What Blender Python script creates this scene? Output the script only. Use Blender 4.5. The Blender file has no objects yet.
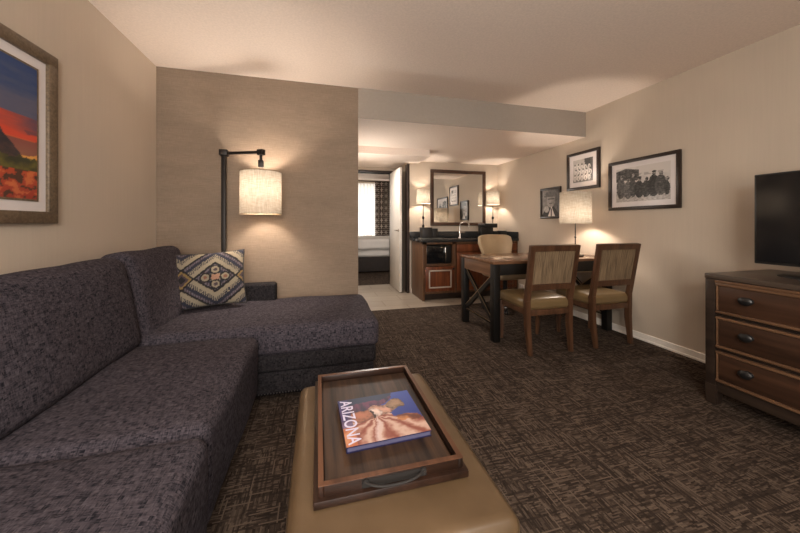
import bpy, bmesh, math, random
from math import sin, cos, pi, radians
from mathutils import Vector, Matrix, noise as mnoise

random.seed(4)
S = bpy.context.scene
COL = S.collection

# ------------------------------------------------------------------ camera
cam = bpy.data.cameras.new('camera')
cam.sensor_fit = 'HORIZONTAL'
cam.sensor_width = 36
cam.lens = 313 / 800 * 36
cam.shift_x = 1 / 800
cam.shift_y = -43.5 / 800
cam.clip_start = 0.02
co = bpy.data.objects.new('camera', cam)
co.location = (0, 0, 1.14)
co.rotation_euler = (radians(90), 0, radians(-14.5))
COL.objects.link(co)
S.camera = co

# ------------------------------------------------------------------ world, lights, exposure
w = bpy.data.worlds.new('world'); S.world = w; w.use_nodes = True
w.node_tree.nodes['Background'].inputs[0].default_value = (1.0, 0.93, 0.84, 1)
w.node_tree.nodes['Background'].inputs[1].default_value = 0.6
S.view_settings.view_transform = 'Standard'
S.view_settings.look = 'None'
S.view_settings.exposure = 1.02
S.view_settings.gamma = 1.0
S.view_settings.use_curve_mapping = False

def area(name, loc, rot, sx, sy, power, col):
    l = bpy.data.lights.new(name, 'AREA'); l.shape = 'RECTANGLE'; l.size = sx; l.size_y = sy
    l.energy = power; l.color = col
    o = bpy.data.objects.new(name, l); o.location = loc; o.rotation_euler = rot; COL.objects.link(o)
    return o
def point(name, loc, power, col, r=0.03):
    l = bpy.data.lights.new(name, 'POINT'); l.energy = power; l.color = col; l.shadow_soft_size = r
    o = bpy.data.objects.new(name, l); o.location = loc; COL.objects.link(o)
    return o
WARM = (1.0, 0.88, 0.76)
# fill added at an unseen window behind the camera; daylight through the bedroom window
area('rear_window_fill', (-0.2, -1.72, 1.35), (radians(90), 0, 0), 1.7, 1.8, 40, (1.0, 0.97, 0.93))
area('bedroom_window_daylight', (0.9, 8.95, 1.3), (radians(-90), 0, 0), 2.6, 2.0, 20, (1.0, 0.97, 0.93))
# fill panels added below the ceilings, no fixtures: living room (behind the camera), hall
area('living_room_ceiling_fill', (0.7, -0.55, 2.40), (0, 0, 0), 0.5, 0.5, 9, (1.0, 0.95, 0.88))
area('hall_ceiling_fill', (0.85, 4.95, 2.095), (0, 0, 0), 0.25, 0.25, 10, (1.0, 0.93, 0.86))

# unseen fill points added to brighten the ceilings, behind the camera and in the hall
point('rear_fill_point', (-0.15, -0.85, 1.76), 40, (1.0, 0.95, 0.88), 0.14)
point('hall_fill_point', (0.62, 4.0, 1.50), 8, (1.0, 0.93, 0.86), 0.08)

# ------------------------------------------------------------------ materials
def srgb(r, g, b):
    def f(c):
        c /= 255
        return c / 12.92 if c <= 0.04045 else ((c + 0.055) / 1.055) ** 2.4
    return (f(r), f(g), f(b), 1)

class NT:
    def __init__(s, name):
        s.m = bpy.data.materials.new(name); s.m.use_nodes = True
        s.n = s.m.node_tree.nodes; s.l = s.m.node_tree.links
        s.b = s.n['Principled BSDF']; s.out = s.n['Material Output']
        s.tc = s.n.new('ShaderNodeTexCoord')
    def noise(s, scale=(1, 1, 1), detail=2, rough=0.5, sc=1.0, coord='Object', rot=(0, 0, 0)):
        mp = s.n.new('ShaderNodeMapping'); mp.inputs['Scale'].default_value = scale
        mp.inputs['Rotation'].default_value = rot
        s.l.new(s.tc.outputs[coord], mp.inputs[0])
        t = s.n.new('ShaderNodeTexNoise'); t.inputs['Scale'].default_value = sc
        t.inputs['Detail'].default_value = detail; t.inputs['Roughness'].default_value = rough
        s.l.new(mp.outputs[0], t.inputs['Vector'])
        return t.outputs['Fac']
    def cells(s, dx, dy, dz, seed=0.0, shift=0.0):
        """a random value per small block of dx by dy by dz metres; shift staggers the rows"""
        sp = s.n.new('ShaderNodeSeparateXYZ'); s.l.new(s.tc.outputs['Object'], sp.inputs[0])
        cb = s.n.new('ShaderNodeCombineXYZ')
        q = [s.math('FLOOR', s.math('DIVIDE', sp.outputs[k], d)) for k, d in enumerate((dx, dy, dz))]
        if shift:      # stagger the long direction by a random amount per thread
            lx = 1 if dy > dx else 0; o = 1 - lx
            wn0 = s.n.new('ShaderNodeTexWhiteNoise'); wn0.noise_dimensions = '1D'; s.l.new(q[o], wn0.inputs['W'])
            q[lx] = s.math('FLOOR', s.math('ADD', s.math('DIVIDE', sp.outputs[lx], (dx, dy)[lx]), wn0.outputs['Value']))
        for k in range(3): s.l.new(s.math('ADD', q[k], seed + k * 7.3), cb.inputs[k])
        wn = s.n.new('ShaderNodeTexWhiteNoise'); wn.noise_dimensions = '3D'; s.l.new(cb.outputs[0], wn.inputs['Vector'])
        return wn.outputs['Value']
    def math(s, op, a, b=None):
        t = s.n.new('ShaderNodeMath'); t.operation = op
        for i, v in enumerate((a, b)):
            if v is None: continue
            if isinstance(v, (int, float)): t.inputs[i].default_value = v
            else: s.l.new(v, t.inputs[i])
        return t.outputs[0]
    def ramp(s, fac, stops):
        t = s.n.new('ShaderNodeValToRGB'); e = t.color_ramp.elements
        e[0].position, e[0].color = stops[0]
        e[1].position, e[1].color = stops[-1]
        for p, c in stops[1:-1]:
            k = e.new(p); k.color = c
        s.l.new(fac, t.inputs[0])
        return t.outputs[0]
    def mix(s, fac, a, b, mode='MIX'):
        t = s.n.new('ShaderNodeMix'); t.data_type = 'RGBA'; t.blend_type = mode
        for i, v in ((0, fac), (6, a), (7, b)):
            if isinstance(v, (int, float)): t.inputs[i].default_value = v
            elif isinstance(v, tuple): t.inputs[i].default_value = v
            else: s.l.new(v, t.inputs[i])
        return t.outputs[2]
    def color(s, c):
        if isinstance(c, tuple): s.b.inputs['Base Color'].default_value = c
        else: s.l.new(c, s.b.inputs['Base Color'])
    def bump(s, h, strength=0.3, dist=0.002):
        t = s.n.new('ShaderNodeBump'); t.inputs['Strength'].default_value = strength
        t.inputs['Distance'].default_value = dist
        s.l.new(h, t.inputs['Height']); s.l.new(t.outputs[0], s.b.inputs['Normal'])
    def set(s, rough=0.5, metal=0.0, spec=None, coat=None, sheen=None):
        s.b.inputs['Roughness'].default_value = rough
        s.b.inputs['Metallic'].default_value = metal
        if spec is not None: s.b.inputs['Specular IOR Level'].default_value = spec
        if coat is not None:
            s.b.inputs['Coat Weight'].default_value = coat; s.b.inputs['Coat Roughness'].default_value = 0.12
        if sheen is not None: s.b.inputs['Sheen Weight'].default_value = sheen
        return s.m

def simple(name, c, rough=0.5, metal=0.0, scale=(20, 20, 20), var=0.12, bump=0.0, **k):
    t = NT(name); n = t.noise(scale)
    lo = tuple(v * (1 - var) for v in c[:3]) + (1,); hi = tuple(min(1, v * (1 + var)) for v in c[:3]) + (1,)
    t.color(t.ramp(n, [(0.3, lo), (0.7, hi)]))
    if bump: t.bump(n, bump, 0.001)
    return t.set(rough, metal, **k)

def wood(name, c1, c2, along='X', rough=0.4, k=1.0, **kw):
    t = NT(name)
    sc = {'X': (1.5, 28, 28), 'Y': (28, 1.5, 28), 'Z': (28, 28, 1.5)}[along]
    n = t.noise(tuple(v * k for v in sc), detail=4, rough=0.6)
    t.color(t.ramp(n, [(0.3, c1), (0.7, c2)]))
    t.bump(n, 0.15, 0.001)
    kw.setdefault('spec', 0.35)
    return t.set(rough, **kw)

def fabric(name, lo, hi, fine=.004, streak=.02, rough=0.95, bump=0.5, mid=(0.38, 0.66), sheen=0.0):
    t = NT(name)
    a = t.cells(streak, fine, streak); b = t.cells(fine, streak, streak); c = t.cells(streak, streak, fine)
    w_ = t.noise((40, 40, 40), detail=3, rough=.7)
    f = t.math('ADD', t.math('MULTIPLY', t.math('ADD', t.math('ADD', a, b), c), .26), t.math('MULTIPLY', w_, .22))
    t.color(t.ramp(f, [(mid[0], lo), (mid[1], hi)]))
    t.bump(f, bump, 0.002)
    return t.set(rough, sheen=sheen, spec=0.15)

M = {}
def paint(name, col, vert=True):
    t = NT(name)
    n1 = t.noise((90, 90, 3) if vert else (3, 3, 3), detail=2)
    n2 = t.noise((1.5, 1.5, 1.5), detail=2)
    f = t.math('ADD', t.math('MULTIPLY', n1, 0.25), t.math('MULTIPLY', n2, 0.75))
    lo = tuple(v * 0.95 for v in col[:3]) + (1,); hi = tuple(v * 1.05 for v in col[:3]) + (1,)
    t.color(t.ramp(f, [(0.35, lo), (0.65, hi)]))
    t.bump(n1, 0.05, 0.001)
    return t.set(0.8)
M['wall'] = paint('beige_wall_vinyl', srgb(190, 175, 158))
M['ceiling'] = simple('ceiling_paint', srgb(234, 218, 205), 0.9, scale=(70, 70, 70), var=0.05, bump=0.5)
M['soffit'] = simple('shaded_soffit_paint', srgb(156, 145, 134), 0.9, scale=(60, 60, 60), var=0.03, bump=0.1)  # colour darkened to stand for the shade on the soffit face
M['white'] = simple('white_trim_paint', srgb(236, 228, 218), 0.5, var=0.03)
M['doorwhite'] = simple('door_paint', srgb(205, 198, 188), 0.45, var=0.03)

t = NT('taupe_linen_wallcovering')
a = t.noise((14, 14, 330), detail=3, rough=0.7); b = t.noise((330, 330, 20), detail=1); c_ = t.noise((2, 2, 7), detail=3)
f = t.math('ADD', t.math('ADD', t.math('MULTIPLY', a, 0.5), t.math('MULTIPLY', b, 0.25)), t.math('MULTIPLY', c_, 0.25))
t.color(t.ramp(f, [(0.34, srgb(116, 99, 83)), (0.5, srgb(130, 112, 95)), (0.66, srgb(144, 125, 107))]))
t.bump(a, 0.25, 0.001); M['linenwall'] = t.set(0.85)

t = NT('brown_patterned_carpet')
# woven look: short threads lengthwise and crosswise in patches, sparse long dark lines and a few light ones
K, W1 = (0, 0, 0, 1), (1, 1, 1, 1)
FZ = 50.0
ta = t.cells(.0055, .028, FZ, 1, 1); tb = t.cells(.028, .0055, FZ, 2, 1)
pa = t.ramp(t.cells(.055, .055, FZ, 3), [(0.42, K), (0.43, W1)])
st = t.mix(pa, ta, tb)
la = t.ramp(t.cells(.009, .26, FZ, 4, 1), [(0.13, K), (0.16, W1)]); lb = t.ramp(t.cells(.20, .009, FZ, 5, 1), [(0.11, K), (0.14, W1)])
st = t.mix(1.0, t.mix(1.0, st, t.mix(0.62, W1, la), 'MULTIPLY'), t.mix(0.62, W1, lb), 'MULTIPLY')
ha = t.ramp(t.cells(.0055, .09, FZ, 6, 1), [(0.965, K), (0.98, W1)]); hb = t.ramp(t.cells(.09, .0055, FZ, 7, 1), [(0.965, K), (0.98, W1)])
st = t.mix(1.0, st, t.mix(1.0, ha, hb, 'ADD'), 'ADD')
pile = t.noise((300, 300, 300), detail=1)
col = t.ramp(st, [(0.0, srgb(42, 34, 29)), (0.5, srgb(65, 54, 46)), (1.0, srgb(94, 80, 69))])
col = t.mix(0.3, col, t.ramp(pile, [(0.3, (0.5, 0.5, 0.5, 1)), (0.7, (1.4, 1.4, 1.4, 1))]), 'MULTIPLY')
t.color(col); t.bump(pile, 0.4, 0.003); M['carpet'] = t.set(1.0, spec=0.1)

t = NT('beige_hall_tile')
br = t.n.new('ShaderNodeTexBrick'); br.offset = 0.5
br.inputs['Color1'].default_value = srgb(162, 149, 134); br.inputs['Color2'].default_value = srgb(146, 133, 118)
br.inputs['Mortar'].default_value = srgb(122, 108, 92); br.inputs['Scale'].default_value = 1.0
br.inputs['Mortar Size'].default_value = 0.006; br.inputs['Brick Width'].default_value = 0.6; br.inputs['Row Height'].default_value = 0.3
t.l.new(t.tc.outputs['Object'], br.inputs['Vector'])
n = t.noise((3, 12, 3), detail=4)
t.color(t.mix(0.5, br.outputs[0], t.ramp(n, [(0.3, (0.7, 0.68, 0.66, 1)), (0.7, (1, 1, 1, 1))]), 'MULTIPLY'))
M['tile'] = t.set(0.35)

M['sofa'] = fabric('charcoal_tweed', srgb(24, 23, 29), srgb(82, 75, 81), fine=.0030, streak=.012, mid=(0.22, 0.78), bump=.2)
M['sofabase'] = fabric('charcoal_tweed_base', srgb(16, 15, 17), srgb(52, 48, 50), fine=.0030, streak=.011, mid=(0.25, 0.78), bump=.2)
M['black'] = simple('black_metal', srgb(34, 29, 26), 0.45, 0.6, var=0.1)
M['blackplastic'] = simple('black_plastic', srgb(24, 23, 23), 0.35, var=0.1)
M['screen'] = simple('television_glass', srgb(20, 20, 22), 0.12, var=0.02)
M['chrome'] = simple('chrome', srgb(215, 210, 205), 0.12, 1.0, var=0.02)
M['nail'] = simple('brushed_nickel', srgb(150, 140, 128), 0.3, 1.0, var=0.05)
t = NT('tan_leather'); n = t.noise((4, 4, 4), detail=4, rough=0.6); n2 = t.noise((220, 220, 220), detail=2)
t.color(t.ramp(n, [(0.3, srgb(78, 61, 42)), (0.7, srgb(100, 80, 58))])); t.bump(n2, 0.12, 0.001); M['leather'] = t.set(0.33)
t = NT('beige_leather'); n = t.noise((4, 4, 4), detail=4); n2 = t.noise((250, 250, 250))
t.color(t.ramp(n, [(0.3, srgb(164, 140, 108)), (0.7, srgb(184, 160, 128))])); t.bump(n2, 0.1, 0.001); M['beigeleather'] = t.set(0.4)
M['seatleather'] = simple('golden_leather', srgb(114, 93, 63), 0.33, scale=(6, 6, 6), var=.08)
M['walnutY'] = wood('dark_walnut', srgb(26, 16, 11), srgb(50, 31, 22), 'Y', 0.32)
M['walnutX'] = wood('dark_walnut_crosswise', srgb(26, 16, 11), srgb(50, 31, 22), 'X', 0.32)
M['trayfloor'] = wood('tray_walnut_veneer', srgb(32, 21, 15), srgb(74, 53, 38), 'Y', 0.5, 1.6)
M['chairwood'] = wood('chair_wood', srgb(60, 39, 27), srgb(92, 63, 44), 'Z', 0.35)
t = NT('woven_raffia'); n = t.noise((170, 6, 6), detail=3, rough=0.6)
t.color(t.ramp(n, [(0.34, srgb(86, 69, 50)), (0.66, srgb(138, 115, 87))])); t.bump(n, 0.4, 0.001); M['raffia'] = t.set(0.8)
M['deskblack'] = wood('ebonised_wood', srgb(10, 8, 7), srgb(20, 16, 13), 'Z', 0.45)
M['desktop'] = wood('desk_top_wood', srgb(88, 60, 42), srgb(124, 90, 66), 'X', 0.18)
M['deskapron'] = wood('desk_apron_wood', srgb(92, 64, 46), srgb(128, 94, 70), 'Y', 0.35)
M['paleedge'] = simple('pale_edge_strip', srgb(168, 148, 120), 0.3, 0.9)  # thin pale strips along the desk's edges
M['cabinet'] = wood('cherry_cabinet_wood', srgb(82, 42, 25), srgb(126, 72, 44), 'Z', 0.32)
M['cabframe'] = wood('brown_cabinet_frame', srgb(74, 50, 35), srgb(106, 76, 54), 'Z', 0.35)
M['drawer'] = wood('dresser_drawer_wood', srgb(42, 27, 19), srgb(72, 48, 34), 'Y', 0.4, 0.8)
M['dresser'] = wood('dresser_frame_wood', srgb(32, 24, 20), srgb(54, 42, 34), 'Y', 0.38, 0.8)
M['dressertop'] = wood('dresser_top_wood', srgb(56, 46, 39), srgb(78, 66, 57), 'Y', 0.3, 0.8)
M['bead'] = wood('dresser_bead_wood', srgb(84, 60, 43), srgb(116, 86, 63), 'Y', 0.3)
M['granite'] = simple('dark_granite', srgb(46, 46, 46), 0.12, scale=(160, 160, 160), var=0.4)
M['frame'] = simple('espresso_frame', srgb(40, 28, 22), 0.35, var=0.15)
M['bronzeframe'] = simple('bronze_frame', srgb(108, 92, 74), 0.4, 0.3, scale=(90, 90, 90), var=0.3)
M['mount'] = simple('mat_board', srgb(214, 206, 204), 0.6, var=0.02, coat=0.05)
M['mirrorframe'] = simple('mirror_frame_wood', srgb(66, 44, 32), 0.35, var=0.2)
t = NT('mirror_glass'); t.color((0.9, 0.9, 0.88, 1)); M['mirror'] = t.set(0.01, 1.0)
M['sheet'] = simple('white_bedding', srgb(226, 220, 214), 0.85, scale=(6, 6, 6), var=0.03)
M['bedbase'] = simple('bed_base_fabric', srgb(52, 45, 42), 0.9)
M['charbox'] = simple('black_leatherette', srgb(38, 35, 33), 0.5)

t = NT('vertex_print'); at = t.n.new('ShaderNodeVertexColor'); at.layer_name = 'print'
t.color(at.outputs[0]); M['print'] = t.set(0.5, coat=0.08)
t = NT('woven_print'); at = t.n.new('ShaderNodeVertexColor'); at.layer_name = 'print'
n = t.noise((500, 500, 500), detail=1); t.color(t.mix(0.5, at.outputs[0], t.ramp(n, [(0.3, (0.5, 0.5, 0.5, 1)), (0.7, (1.2, 1.2, 1.2, 1))]), 'MULTIPLY'))
t.bump(n, 0.5, 0.002); M['ikat'] = t.set(0.95)

def shade_mat(name, lo, hi, trans=0.5):
    t = NT(name); n = t.noise((300, 300, 16), detail=2); m2 = t.noise((16, 16, 300), detail=2)
    f = t.math('MULTIPLY', t.math('ADD', n, m2), 0.5)
    c = t.ramp(f, [(0.38, lo), (0.62, hi)])
    d = t.n.new('ShaderNodeBsdfDiffuse'); tr = t.n.new('ShaderNodeBsdfTranslucent'); mx = t.n.new('ShaderNodeMixShader')
    mx.inputs[0].default_value = trans
    t.l.new(c, d.inputs[0]); t.l.new(c, tr.inputs[0])
    t.l.new(d.outputs[0], mx.inputs[1]); t.l.new(tr.outputs[0], mx.inputs[2]); t.l.new(mx.outputs[0], t.out.inputs[0])
    return t.m
M['shade'] = shade_mat('linen_lamp_shade', srgb(146, 134, 118), srgb(184, 172, 156), 0.085)
M['sheer'] = shade_mat('sheer_white_curtain', srgb(225, 220, 214), srgb(245, 242, 238), 0.5)
t = NT('lattice_drape')
# brown lattice of rounded links on white cloth
mp = t.n.new('ShaderNodeMapping'); mp.inputs['Scale'].default_value = (1 / 0.13, 1, 1 / 0.17); t.l.new(t.tc.outputs['Object'], mp.inputs[0])
sx = t.n.new('ShaderNodeSeparateXYZ'); t.l.new(mp.outputs[0], sx.inputs[0])
fx = t.math('ABSOLUTE', t.math('SUBTRACT', t.math('FRACT', sx.outputs[0]), 0.5)); fz = t.math('ABSOLUTE', t.math('SUBTRACT', t.math('FRACT', sx.outputs[2]), 0.5))
mx_ = t.math('MAXIMUM', fx, fz)
band = t.math('ABSOLUTE', t.math('SUBTRACT', mx_, 0.34))
band2 = t.math('MINIMUM', band, t.math('MINIMUM', fx, fz))
c = t.ramp(band2, [(0.07, srgb(66, 44, 34)), (0.10, srgb(225, 215, 205))])
t.color(c); M['drape'] = t.set(0.9)

# ------------------------------------------------------------------ builders
MW = {}
def tag(o, label=None, cat=None, group=None, kind=None):
    for k, v in (('label', label), ('category', cat), ('group', group), ('kind', kind)):
        if v: o[k] = v
    return o
def thing(name, label, cat, loc=(0, 0, 0), rotz=0, group=None):
    o = bpy.data.objects.new(name, None); o.empty_display_size = 0.1
    o.location = loc; o.rotation_euler = (0, 0, rotz); COL.objects.link(o)
    MW[o.name] = Matrix.Translation(loc) @ Matrix.Rotation(rotz, 4, 'Z')
    return tag(o, label, cat, group)
def obj(name, bm, mat, parent=None, world=True, smooth=True, origin=None):
    """link a bmesh as one mesh object; shapes are given in world space unless world=False"""
    m = MW[parent.name] if parent is not None else Matrix.Identity(4)
    if parent is None and origin is not None: m = Matrix.Translation(origin)
    if world: bm.transform(m.inverted())
    bmesh.ops.recalc_face_normals(bm, faces=bm.faces)
    me = bpy.data.meshes.new(name); bm.to_mesh(me); bm.free()
    for x in (mat if isinstance(mat, list) else [mat]): me.materials.append(x)
    if smooth:
        me.polygons.foreach_set('use_smooth', [True] * len(me.polygons))
        me.set_sharp_from_angle(angle=radians(40))
    o = bpy.data.objects.new(name, me); COL.objects.link(o)
    if parent is not None: o.parent = parent
    elif origin is not None: o.location = origin
    MW[o.name] = m
    return o
def B(): return bmesh.new()
def merge(bm, tmp, mat=None, mi=0):
    if mat is not None: tmp.transform(mat)
    for f in tmp.faces: f.material_index = mi
    me = bpy.data.meshes.new('t'); tmp.to_mesh(me); tmp.free(); bm.from_mesh(me); bpy.data.meshes.remove(me)
def box(bm, x0, x1, y0, y1, z0, z1, bev=0.0, mi=0, mat=None, seg=2):
    t = bmesh.new(); bmesh.ops.create_cube(t, size=1)
    for v in t.verts:
        v.co = Vector((x0 + (v.co.x + .5) * (x1 - x0), y0 + (v.co.y + .5) * (y1 - y0), z0 + (v.co.z + .5) * (z1 - z0)))
    if bev: bmesh.ops.bevel(t, geom=list(t.edges), offset=bev, segments=seg, affect='EDGES', profile=0.5)
    merge(bm, t, mat, mi); return bm
def bx(*a, **k): return box(B(), *a, **k)
def bar(bm, p, q, w, d, bev=0.0, side=(0, 0, 1), w2=None, d2=None):
    """tapered oriented bar from p to q; w measured across along side x axis, d along side"""
    p = Vector(p); q = Vector(q); z = (q - p); L = z.length; z.normalize()
    s = Vector(side); x = s.cross(z)
    if x.length < 1e-4: s = Vector((1, 0, 0)); x = s.cross(z)
    x.normalize(); y = z.cross(x)
    t = bmesh.new(); bmesh.ops.create_cube(t, size=1)
    w2 = w2 or w; d2 = d2 or d
    for v in t.verts:
        top = v.co.z > 0
        v.co = Vector((v.co.x * (w2 if top else w), v.co.y * (d2 if top else d), L if top else 0))
    if bev: bmesh.ops.bevel(t, geom=list(t.edges), offset=bev, segments=2, affect='EDGES')
    m = Matrix((x, y, z)).transposed().to_4x4(); m.translation = p
    merge(bm, t, m); return bm
def lathe(bm, prof, c=(0, 0, 0), n=32, axis='Z'):
    c = Vector(c); rings = []
    for r, h in prof:
        ring = []
        for i in range(n):
            a = 2 * pi * i / n
            v = (r * cos(a), r * sin(a), h)
            if axis == 'X': v = (v[2], v[0], v[1])
            if axis == 'Y': v = (v[0], v[2], v[1])
            ring.append(bm.verts.new(c + Vector(v)))
        rings.append(ring)
    for a, b in zip(rings, rings[1:]):
        for i in range(n): bm.faces.new((a[i], a[(i + 1) % n], b[(i + 1) % n], b[i]))
    if prof[0][0] > 1e-6: bm.faces.new(rings[0][::-1])
    if prof[-1][0] > 1e-6: bm.faces.new(rings[-1])
    bmesh.ops.remove_doubles(bm, verts=rings[0] + rings[-1], dist=1e-6)
    return bm
def tube(bm, pts, r, n=10):
    pts = [Vector(p) for p in pts]; rings = []
    up = Vector((0, 0, 1))
    for i, p in enumerate(pts):
        d = (pts[min(i + 1, len(pts) - 1)] - pts[max(i - 1, 0)]).normalized()
        x = d.cross(up)
        if x.length < 1e-3: x = d.cross(Vector((0, 1, 0)))
        x.normalize(); y = d.cross(x); up = -x.cross(d) if False else up
        rings.append([bm.verts.new(p + x * (r * cos(2 * pi * k / n)) + y * (r * sin(2 * pi * k / n))) for k in range(n)])
    for a, b in zip(rings, rings[1:]):
        for k in range(n): bm.faces.new((a[k], a[(k + 1) % n], b[(k + 1) % n], b[k]))
    bm.faces.new(rings[0]); bm.faces.new(rings[-1][::-1])
    return bm
def cushion(bm, sx, sy, sz, r, puff=0.02, puff_side=0.0, n=22, mat=None, wob=0.0, seed=0, pinch=0.0):
    """soft rounded box centred on the origin"""
    t = bmesh.new(); h = Vector((sx / 2, sy / 2, sz / 2))
    ks = [sin(pi / 2 * (2 * i / n - 1)) for i in range(n + 1)]
    for ax in range(3):
        for sg in (-1, 1):
            g = []
            for i in range(n + 1):
                row = []
                for j in range(n + 1):
                    p = [0, 0, 0]; p[ax] = sg; p[(ax + 1) % 3] = ks[i]; p[(ax + 2) % 3] = ks[j]
                    row.append(t.verts.new(p))
                g.append(row)
            for i in range(n):
                for j in range(n):
                    q = (g[i][j], g[i + 1][j], g[i + 1][j + 1], g[i][j + 1])
                    t.faces.new(q if sg > 0 else q[::-1])
    bmesh.ops.remove_doubles(t, verts=t.verts, dist=1e-5)
    rr = min(r, min(h) * 0.999)
    for v in t.verts:
        u = v.co.copy(); p = Vector((u.x * h.x, u.y * h.y, u.z * h.z))
        q = Vector([max(-(h[k] - rr), min(h[k] - rr, p[k])) for k in range(3)])
        d = p - q
        if d.length > 1e-9: p = q + d.normalized() * rr
        wz = (1 - u.x ** 4) * (1 - u.y ** 4)
        p.z += puff * wz * u.z
        p.x += puff_side * u.x * (1 - u.y ** 4) * (1 - u.z ** 2); p.y += puff_side * u.y * (1 - u.x ** 4) * (1 - u.z ** 2)
        if pinch:
            e = pinch * (u.x * u.x + u.y * u.y) / 2
        if wob:
            p += mnoise.noise_vector(p * 3.2 + Vector((seed, seed, 0))) * wob
        v.co = p
    merge(bm, t, mat); return bm
def copy_tree(o, parent=None, **kw):
    c = o.copy(); COL.objects.link(c)
    if parent is not None: c.parent = parent
    for ch in list(o.children): copy_tree(ch, c)
    for k, v in kw.items(): c[k] = v
    return c

def clampc(c): return tuple(max(0.0, min(255.0, v)) for v in c)
def lerp(a, b, t): t = max(0, min(1, t)); return tuple(x + (y - x) * t for x, y in zip(a, b))
def picture_mesh(name, mat, parent, fn, x0, x1, z0, z1, y, nx, ny, horizontal=False):
    """flat printed sheet: a fine grid whose face colours are the print (local space of the thing)"""
    bm = B(); vs = []
    for j in range(ny + 1):
        for i in range(nx + 1):
            u = i / nx; v = j / ny
            p = (x0 + (x1 - x0) * u, y, z0 + (z1 - z0) * v) if not horizontal else (x0 + (x1 - x0) * u, z0 + (z1 - z0) * v, y)
            vs.append(bm.verts.new(p))
    for j in range(ny):
        for i in range(nx):
            a = j * (nx + 1) + i
            bm.faces.new((vs[a], vs[a + 1], vs[a + nx + 2], vs[a + nx + 1]))
    me = bpy.data.meshes.new(name); bm.to_mesh(me); bm.free()
    ca = me.color_attributes.new('print', 'FLOAT_COLOR', 'POINT')
    k = 0
    for j in range(ny + 1):
        for i in range(nx + 1):
            ca.data[k].color = srgb(*clampc(fn(i / nx, j / ny))); k += 1
    me.materials.append(mat)
    o = bpy.data.objects.new(name, me); COL.objects.link(o); o.parent = parent; MW[o.name] = MW[parent.name]
    return o
def nz(u, v, s, seed=0.0, oct=4): return mnoise.fractal(Vector((u * s, v * s, seed)), 0.9, 2.0, oct)

# ------------------------------------------------------------------ the setting
XL, XR, YP, YM, YD, YB, HC, HS, HB = -1.305, 3.06, 3.03, 4.90, 5.65, 8.80, 2.445, 2.155, 2.10
XH, XD = 0.376, 1.44       # hall's left and right sides
def struct(name, bm, m, **k): return tag(obj(name, bm, m, smooth=False, **k), kind='structure')
struct('floor', bx(XL - .1, XR + .1, -1.8, 4.025, -0.1, 0), M['carpet'])
struct('floor_hall_tile', bx(XH - .1, XR + .1, 4.025, YD + .05, -0.1, 0.0), M['tile'])
struct('floor_bedroom', bx(-1.3, 3.2, YD + .05, YB + .3, -0.1, 0.0), M['carpet'])
struct('ceiling', bx(XL - .1, XR + .1, -1.8, YP + .0, HC, HC + .1), M['ceiling'])
bm = bx(XH, XR + .1, YP, YD + .12, HS, HS + .4)
struct('ceiling_hall', bm, M['ceiling'])
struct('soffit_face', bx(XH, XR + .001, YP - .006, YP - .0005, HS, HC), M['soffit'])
struct('ceiling_bulkhead', bx(XH, XD + .06, 4.10, 4.60, 2.06, HS + .02), M['ceiling'])
struct('ceiling_bedroom', bx(-1.3, 3.2, YD + .12, YB + .3, 2.36, 2.46), M['ceiling'])
struct('wall_left', bx(XL - .1, XL, -1.8, YP + .1, 0, HC), M['wall'])
struct('wall_right', bx(XR, XR + .1, -1.8, YM + .1, 0, HC), M['wall'])
bm = bx(XL - .1, XH, YP, YP + .03, 0, HC + .0)
struct('wall_partition', bm, M['linenwall'])
struct('wall_hall_left', bx(XL - .1, XH - .002, YP + .03, YD, 0, HC), M['wall'])
struct('wall_back', bx(XD, XR + .1, YM, YM + .1, 0, HS), M['wall'])
struct('wall_hall_right', bx(XD, XD + .1, YM + .1, YD, 0, HS), M['wall'])
# doorway wall to the bedroom
bm = bx(XH - .1, .47, YD, YD + .12, 0, HS); box(bm, .47, XD + .1, YD, YD + .12, 2.06, HS); box(bm, 1.31, XD + .1, YD, YD + .12, 0, 2.06)
struct('wall_bedroom_doorway', bm, M['wall'])
bm = bx(.44, .47, YD - .02, YD + .14, 0, 2.06); box(bm, .44, 1.34, YD - .02, YD + .14, 2.06, 2.10); box(bm, 1.31, 1.34, YD - .02, YD + .14, 0, 2.06)
struct('trim_1', bm, M['frame'])
# dark jamb strip at the end of the mirror wall
struct('trim_2', bx(XD - .04, XD, YM - .02, YM + .10, 0, 2.10, .004), M['frame'])
# bedroom shell
struct('wall_bedroom_left', bx(-1.3, -1.2, YD + .12, YB, 0, 2.4), M['wall'])
struct('wall_bedroom_right', bx(3.1, 3.2, YD + .12, YB, 0, 2.4), M['wall'])
bm = bx(-1.3, -.5, YB, YB + .1, 0, 2.46); box(bm, 2.3, 3.2, YB, YB + .1, 0, 2.46); box(bm, -.5, 2.3, YB, YB + .1, 2.22, 2.46); box(bm, -.5, 2.3, YB, YB + .1, 0, .35)
struct('wall_bedroom_window', bm, M['wall'])
# rear wall behind the camera; its window is added to admit fill light
bm = bx(XL - .1, -1.1, -1.7, -1.6, 0, HC); box(bm, .7, XR + .1, -1.7, -1.6, 0, HC); box(bm, -1.1, .7, -1.7, -1.6, 2.3, HC); box(bm, -1.1, .7, -1.7, -1.6, 0, .4)
struct('wall_rear', bm, M['wall'])
bm = B()
for x in (-1.1, -.22, .66): box(bm, x, x + .04, -1.68, -1.62, .4, 2.3)
box(bm, -1.1, .7, -1.68, -1.62, .4, .44); box(bm, -1.1, .7, -1.68, -1.62, 2.26, 2.3)
struct('added_window_1', bm, M['white'])
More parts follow.
